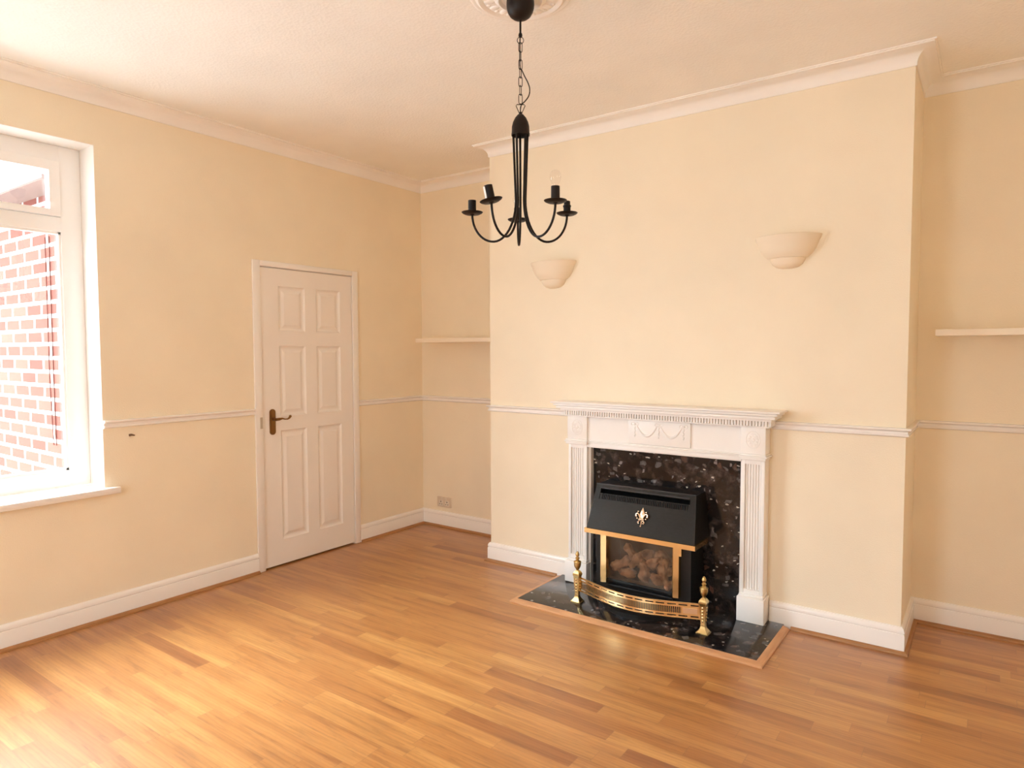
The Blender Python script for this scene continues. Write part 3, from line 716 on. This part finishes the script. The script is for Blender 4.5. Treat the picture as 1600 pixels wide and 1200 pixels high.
cbl = [(0, zc - .08), (-.004, 2.68), (-.005, 2.60), (-.003, 2.57), (.002, 2.565), (.014, 2.54), (.027, 2.515), (.034, 2.49), (.030, 2.465), (.016, 2.445), (.001, 2.43), (-.003, 2.41), (0, 2.39)]
sm = []
for i in range(len(cbl) - 1):
    p0 = cbl[max(i - 1, 0)]; p1 = cbl[i]; p2 = cbl[i + 1]; p3 = cbl[min(i + 2, len(cbl) - 1)]
    for q in range(5):
        t = q / 5; f = lambda a, b, c, d: .5 * (2 * b + (c - a) * t + (2 * a - 5 * b + 4 * c - d) * t * t + (3 * b - a - 3 * c + d) * t ** 3)
        sm.append((f(p0[0], p1[0], p2[0], p3[0]), f(p0[1], p1[1], p2[1], p3[1])))
sm.append(cbl[-1])
MB().tube([(CX + a * dx + .003, CY + a * dy, z) for a, z in sm], .0022, 8).build('cable', M_iron, ch, smooth=True)
bell = MB(); bell.lathe([(0, .090), (.006, .090), (.007, .083), (.012, .080), (.022, .068), (.030, .052), (.0345, .034), (.0355, .010), (.0365, .006), (.0365, 0), (.034, 0), (.033, .006), (0, .020)], (CX, CY, 2.312), 36)
bell.build('bell_cap', M_iron, ch, smooth=True)
RD = .203; ZD = 2.016
# arm angle measured from the direction towards the camera, positive to the right of the picture
tow = math.atan2(-3.657 - CY, 3.906 - CX)
for k, (deg, has_bulb, tilt, hh) in enumerate(((39.6, True, (0, 0), .060), (111.6, False, (0, 0), .050), (183.6, True, (0, 0), .055), (-104.4, False, (0, 0), .055), (-32.4, False, (.16, 9), .062))):
    a = tow + math.radians(deg); ca, sa = math.cos(a), math.sin(a)
    P = []
    r0, r1 = .030, .020
    for i in range(8): t = i / 7; P.append((r0 + (r1 - r0) * t, 2.330 - (2.330 - 2.06) * t))
    cxr, rr = (r1 + RD) / 2, (RD - r1) / 2; zb_ = 1.902
    for i in range(1, 25):
        t = PI * i / 24
        hgt = (2.06 - zb_) if t < PI / 2 else (ZD - zb_)
        P.append((cxr - rr * math.cos(t), zb_ + hgt * (1 - math.sin(t) ** 1.0)))
    arm = MB(); arm.tube([(CX + r * ca, CY + r * sa, z) for r, z in P], .0046, 10)
    ar = arm.build('arm', M_iron, ch, smooth='all')
    ox, oy = CX + RD * ca, CY + RD * sa
    piv = Matrix.Translation((ox, oy, ZD)); R_ = Matrix.Rotation(tilt[0], 4, Vector((ca * .3 - dy * 1, sa * .3 + dx * 0 - 0, 0)).normalized() if tilt[0] else Vector((1, 0, 0)))
    if tilt[0]:
        R_ = Matrix.Rotation(-.21, 4, Vector((-dy, dx, 0)))
    X = piv @ R_
    def tb_(mb, name, m, **kw):
        bmesh.ops.transform(mb.bm, matrix=X, verts=mb.bm.verts[:]); return mb.build(name, m, ar, smooth=True, **kw)
    tb_(MB().lathe([(0, -.002), (.008, -.004), (.010, -.001), (.030, -.001), (.040, .004), (.0435, .008), (.0425, .009), (.038, .006), (.030, .0015), (0, .0015)], n=32), 'drip_pan', M_iron)
    if k == 1:
        cn = MB().lathe([(0, .001), (.016, .001), (.0165, .008), (.0145, .010), (.0145, .030), (.0165, .032), (.0165, .038), (.013, .040), (.013, .054), (.011, .056), (0, .056)], n=24)
        tb_(cn, 'lamp_holder', M_iron)
    else:
        tb_(MB().lathe([(0, .001), (.0165, .001), (.0168, .004), (.0162, hh), (.013, hh), (.013, hh - .012), (0, hh - .012)], n=24), 'candle_sleeve', M_iron)
    if has_bulb:
        bz = hh - .012
        tb_(MB().lathe([(.010, bz), (.010, bz + .014), (.012, bz + .020), (.019, bz + .032), (.0215, bz + .044), (.0205, bz + .056), (.015, bz + .067), (.006, bz + .072), (0, bz + .073)], n=28, caps=False), 'bulb', M_bulb, label='clear golf-ball bulb')
    if k == 4:
        sl = MB().box((-.0188, -.006, .004), (-.0168, .006, hh - .004))
        bmesh.ops.rotate(sl.bm, cent=(0, 0, 0), matrix=Matrix.Rotation(FACE + .45, 3, 'Z'), verts=sl.bm.verts[:])
        tb_(sl, 'sleeve_strip', M_white, label='white strip on the sleeve side')

# ------------------------------------------------------------------ light
SKY0, SKY1 = 13., 28.
wd = bpy.data.worlds.new('World'); sc.world = wd; wd.use_nodes = True
bg = wd.node_tree.nodes['Background']; bg.inputs[0].default_value = (.86, 1.0, 1.15, 1); bg.inputs[1].default_value = 8.0
nt = wd.node_tree; gm = nt.nodes.new('ShaderNodeNewGeometry'); sx = nt.nodes.new('ShaderNodeSeparateXYZ'); mr = nt.nodes.new('ShaderNodeMapRange')
tcw = nt.nodes.new('ShaderNodeTexCoord'); nt.links.new(tcw.outputs['Generated'], sx.inputs[0]); nt.links.new(sx.outputs['Z'], mr.inputs[0])   # bright overcast sky, brightest overhead
nt.nodes.remove(gm)
mr.inputs[1].default_value = 0.; mr.inputs[2].default_value = .8; mr.inputs[3].default_value = SKY0; mr.inputs[4].default_value = SKY1
nt.links.new(mr.outputs[0], bg.inputs[1])
pd = bpy.data.lights.new('window_portal', 'AREA'); pd.shape = 'RECTANGLE'; pd.size = WZ1 - .725; pd.size_y = WY1 - WY0; pd.cycles.is_portal = True
po_ = bpy.data.objects.new('window_portal', pd); COL.objects.link(po_); po_.location = (-.28, (WY0 + WY1) / 2, (WZ1 + .725) / 2); po_.rotation_euler = (0, -PI / 2, 0)
pd2 = bpy.data.lights.new('fill_window_portal', 'AREA'); pd2.shape = 'RECTANGLE'; pd2.size = RX1 - RX0; pd2.size_y = RZ1 - RZ0; pd2.cycles.is_portal = True  # samples sky light through the added rear window
po2 = bpy.data.objects.new('fill_window_portal', pd2); COL.objects.link(po2); po2.location = ((RX0 + RX1) / 2, YR - .27, (RZ0 + RZ1) / 2); po2.rotation_euler = (PI / 2, 0, 0)
sn = bpy.data.lights.new('hazy_sun', 'SUN'); sn.energy = 16; sn.angle = math.radians(50); sn.color = (.88, 1, 1.12)
sno = bpy.data.objects.new('hazy_sun', sn); COL.objects.link(sno); sno.rotation_euler = Vector((1.0, .52, -1.15)).to_track_quat('-Z', 'Y').to_euler()
fl = bpy.data.lights.new('camera_flash', 'POINT'); fl.energy = 16; fl.color = (.9, 1, 1.08); fl.shadow_soft_size = .02
fo = bpy.data.objects.new('camera_flash', fl); COL.objects.link(fo)

# ------------------------------------------------------------------ camera
cam = bpy.data.cameras.new('camera'); co = bpy.data.objects.new('camera', cam); COL.objects.link(co)
yaw, pitch, roll = .62233, -.04971, -.00281
fwd = Vector((-math.sin(yaw) * math.cos(pitch), math.cos(yaw) * math.cos(pitch), math.sin(pitch)))
rt = Vector((math.cos(yaw), math.sin(yaw), 0)); up = rt.cross(fwd)
r2 = rt * math.cos(roll) + up * math.sin(roll); u2 = up * math.cos(roll) - rt * math.sin(roll)
Mx = Matrix((r2, u2, -fwd)).transposed().to_4x4(); Mx.translation = Vector((3.906, -3.6571, 1.4634)); co.matrix_world = Mx
cam.sensor_width = 36; cam.lens = 1043.45 * 36 / 1600; cam.clip_start = .02
sc.camera = co
fo.location = co.location + Vector(u2) * .07 - Vector(r2) * .012 - fwd * .02
sc.view_settings.view_transform = 'Standard'; sc.view_settings.look = 'None'; sc.view_settings.gamma = 1; sc.view_settings.exposure = -0.17
sc.cycles.max_bounces = 16; sc.cycles.diffuse_bounces = 12
sc.view_settings.use_curve_mapping = False
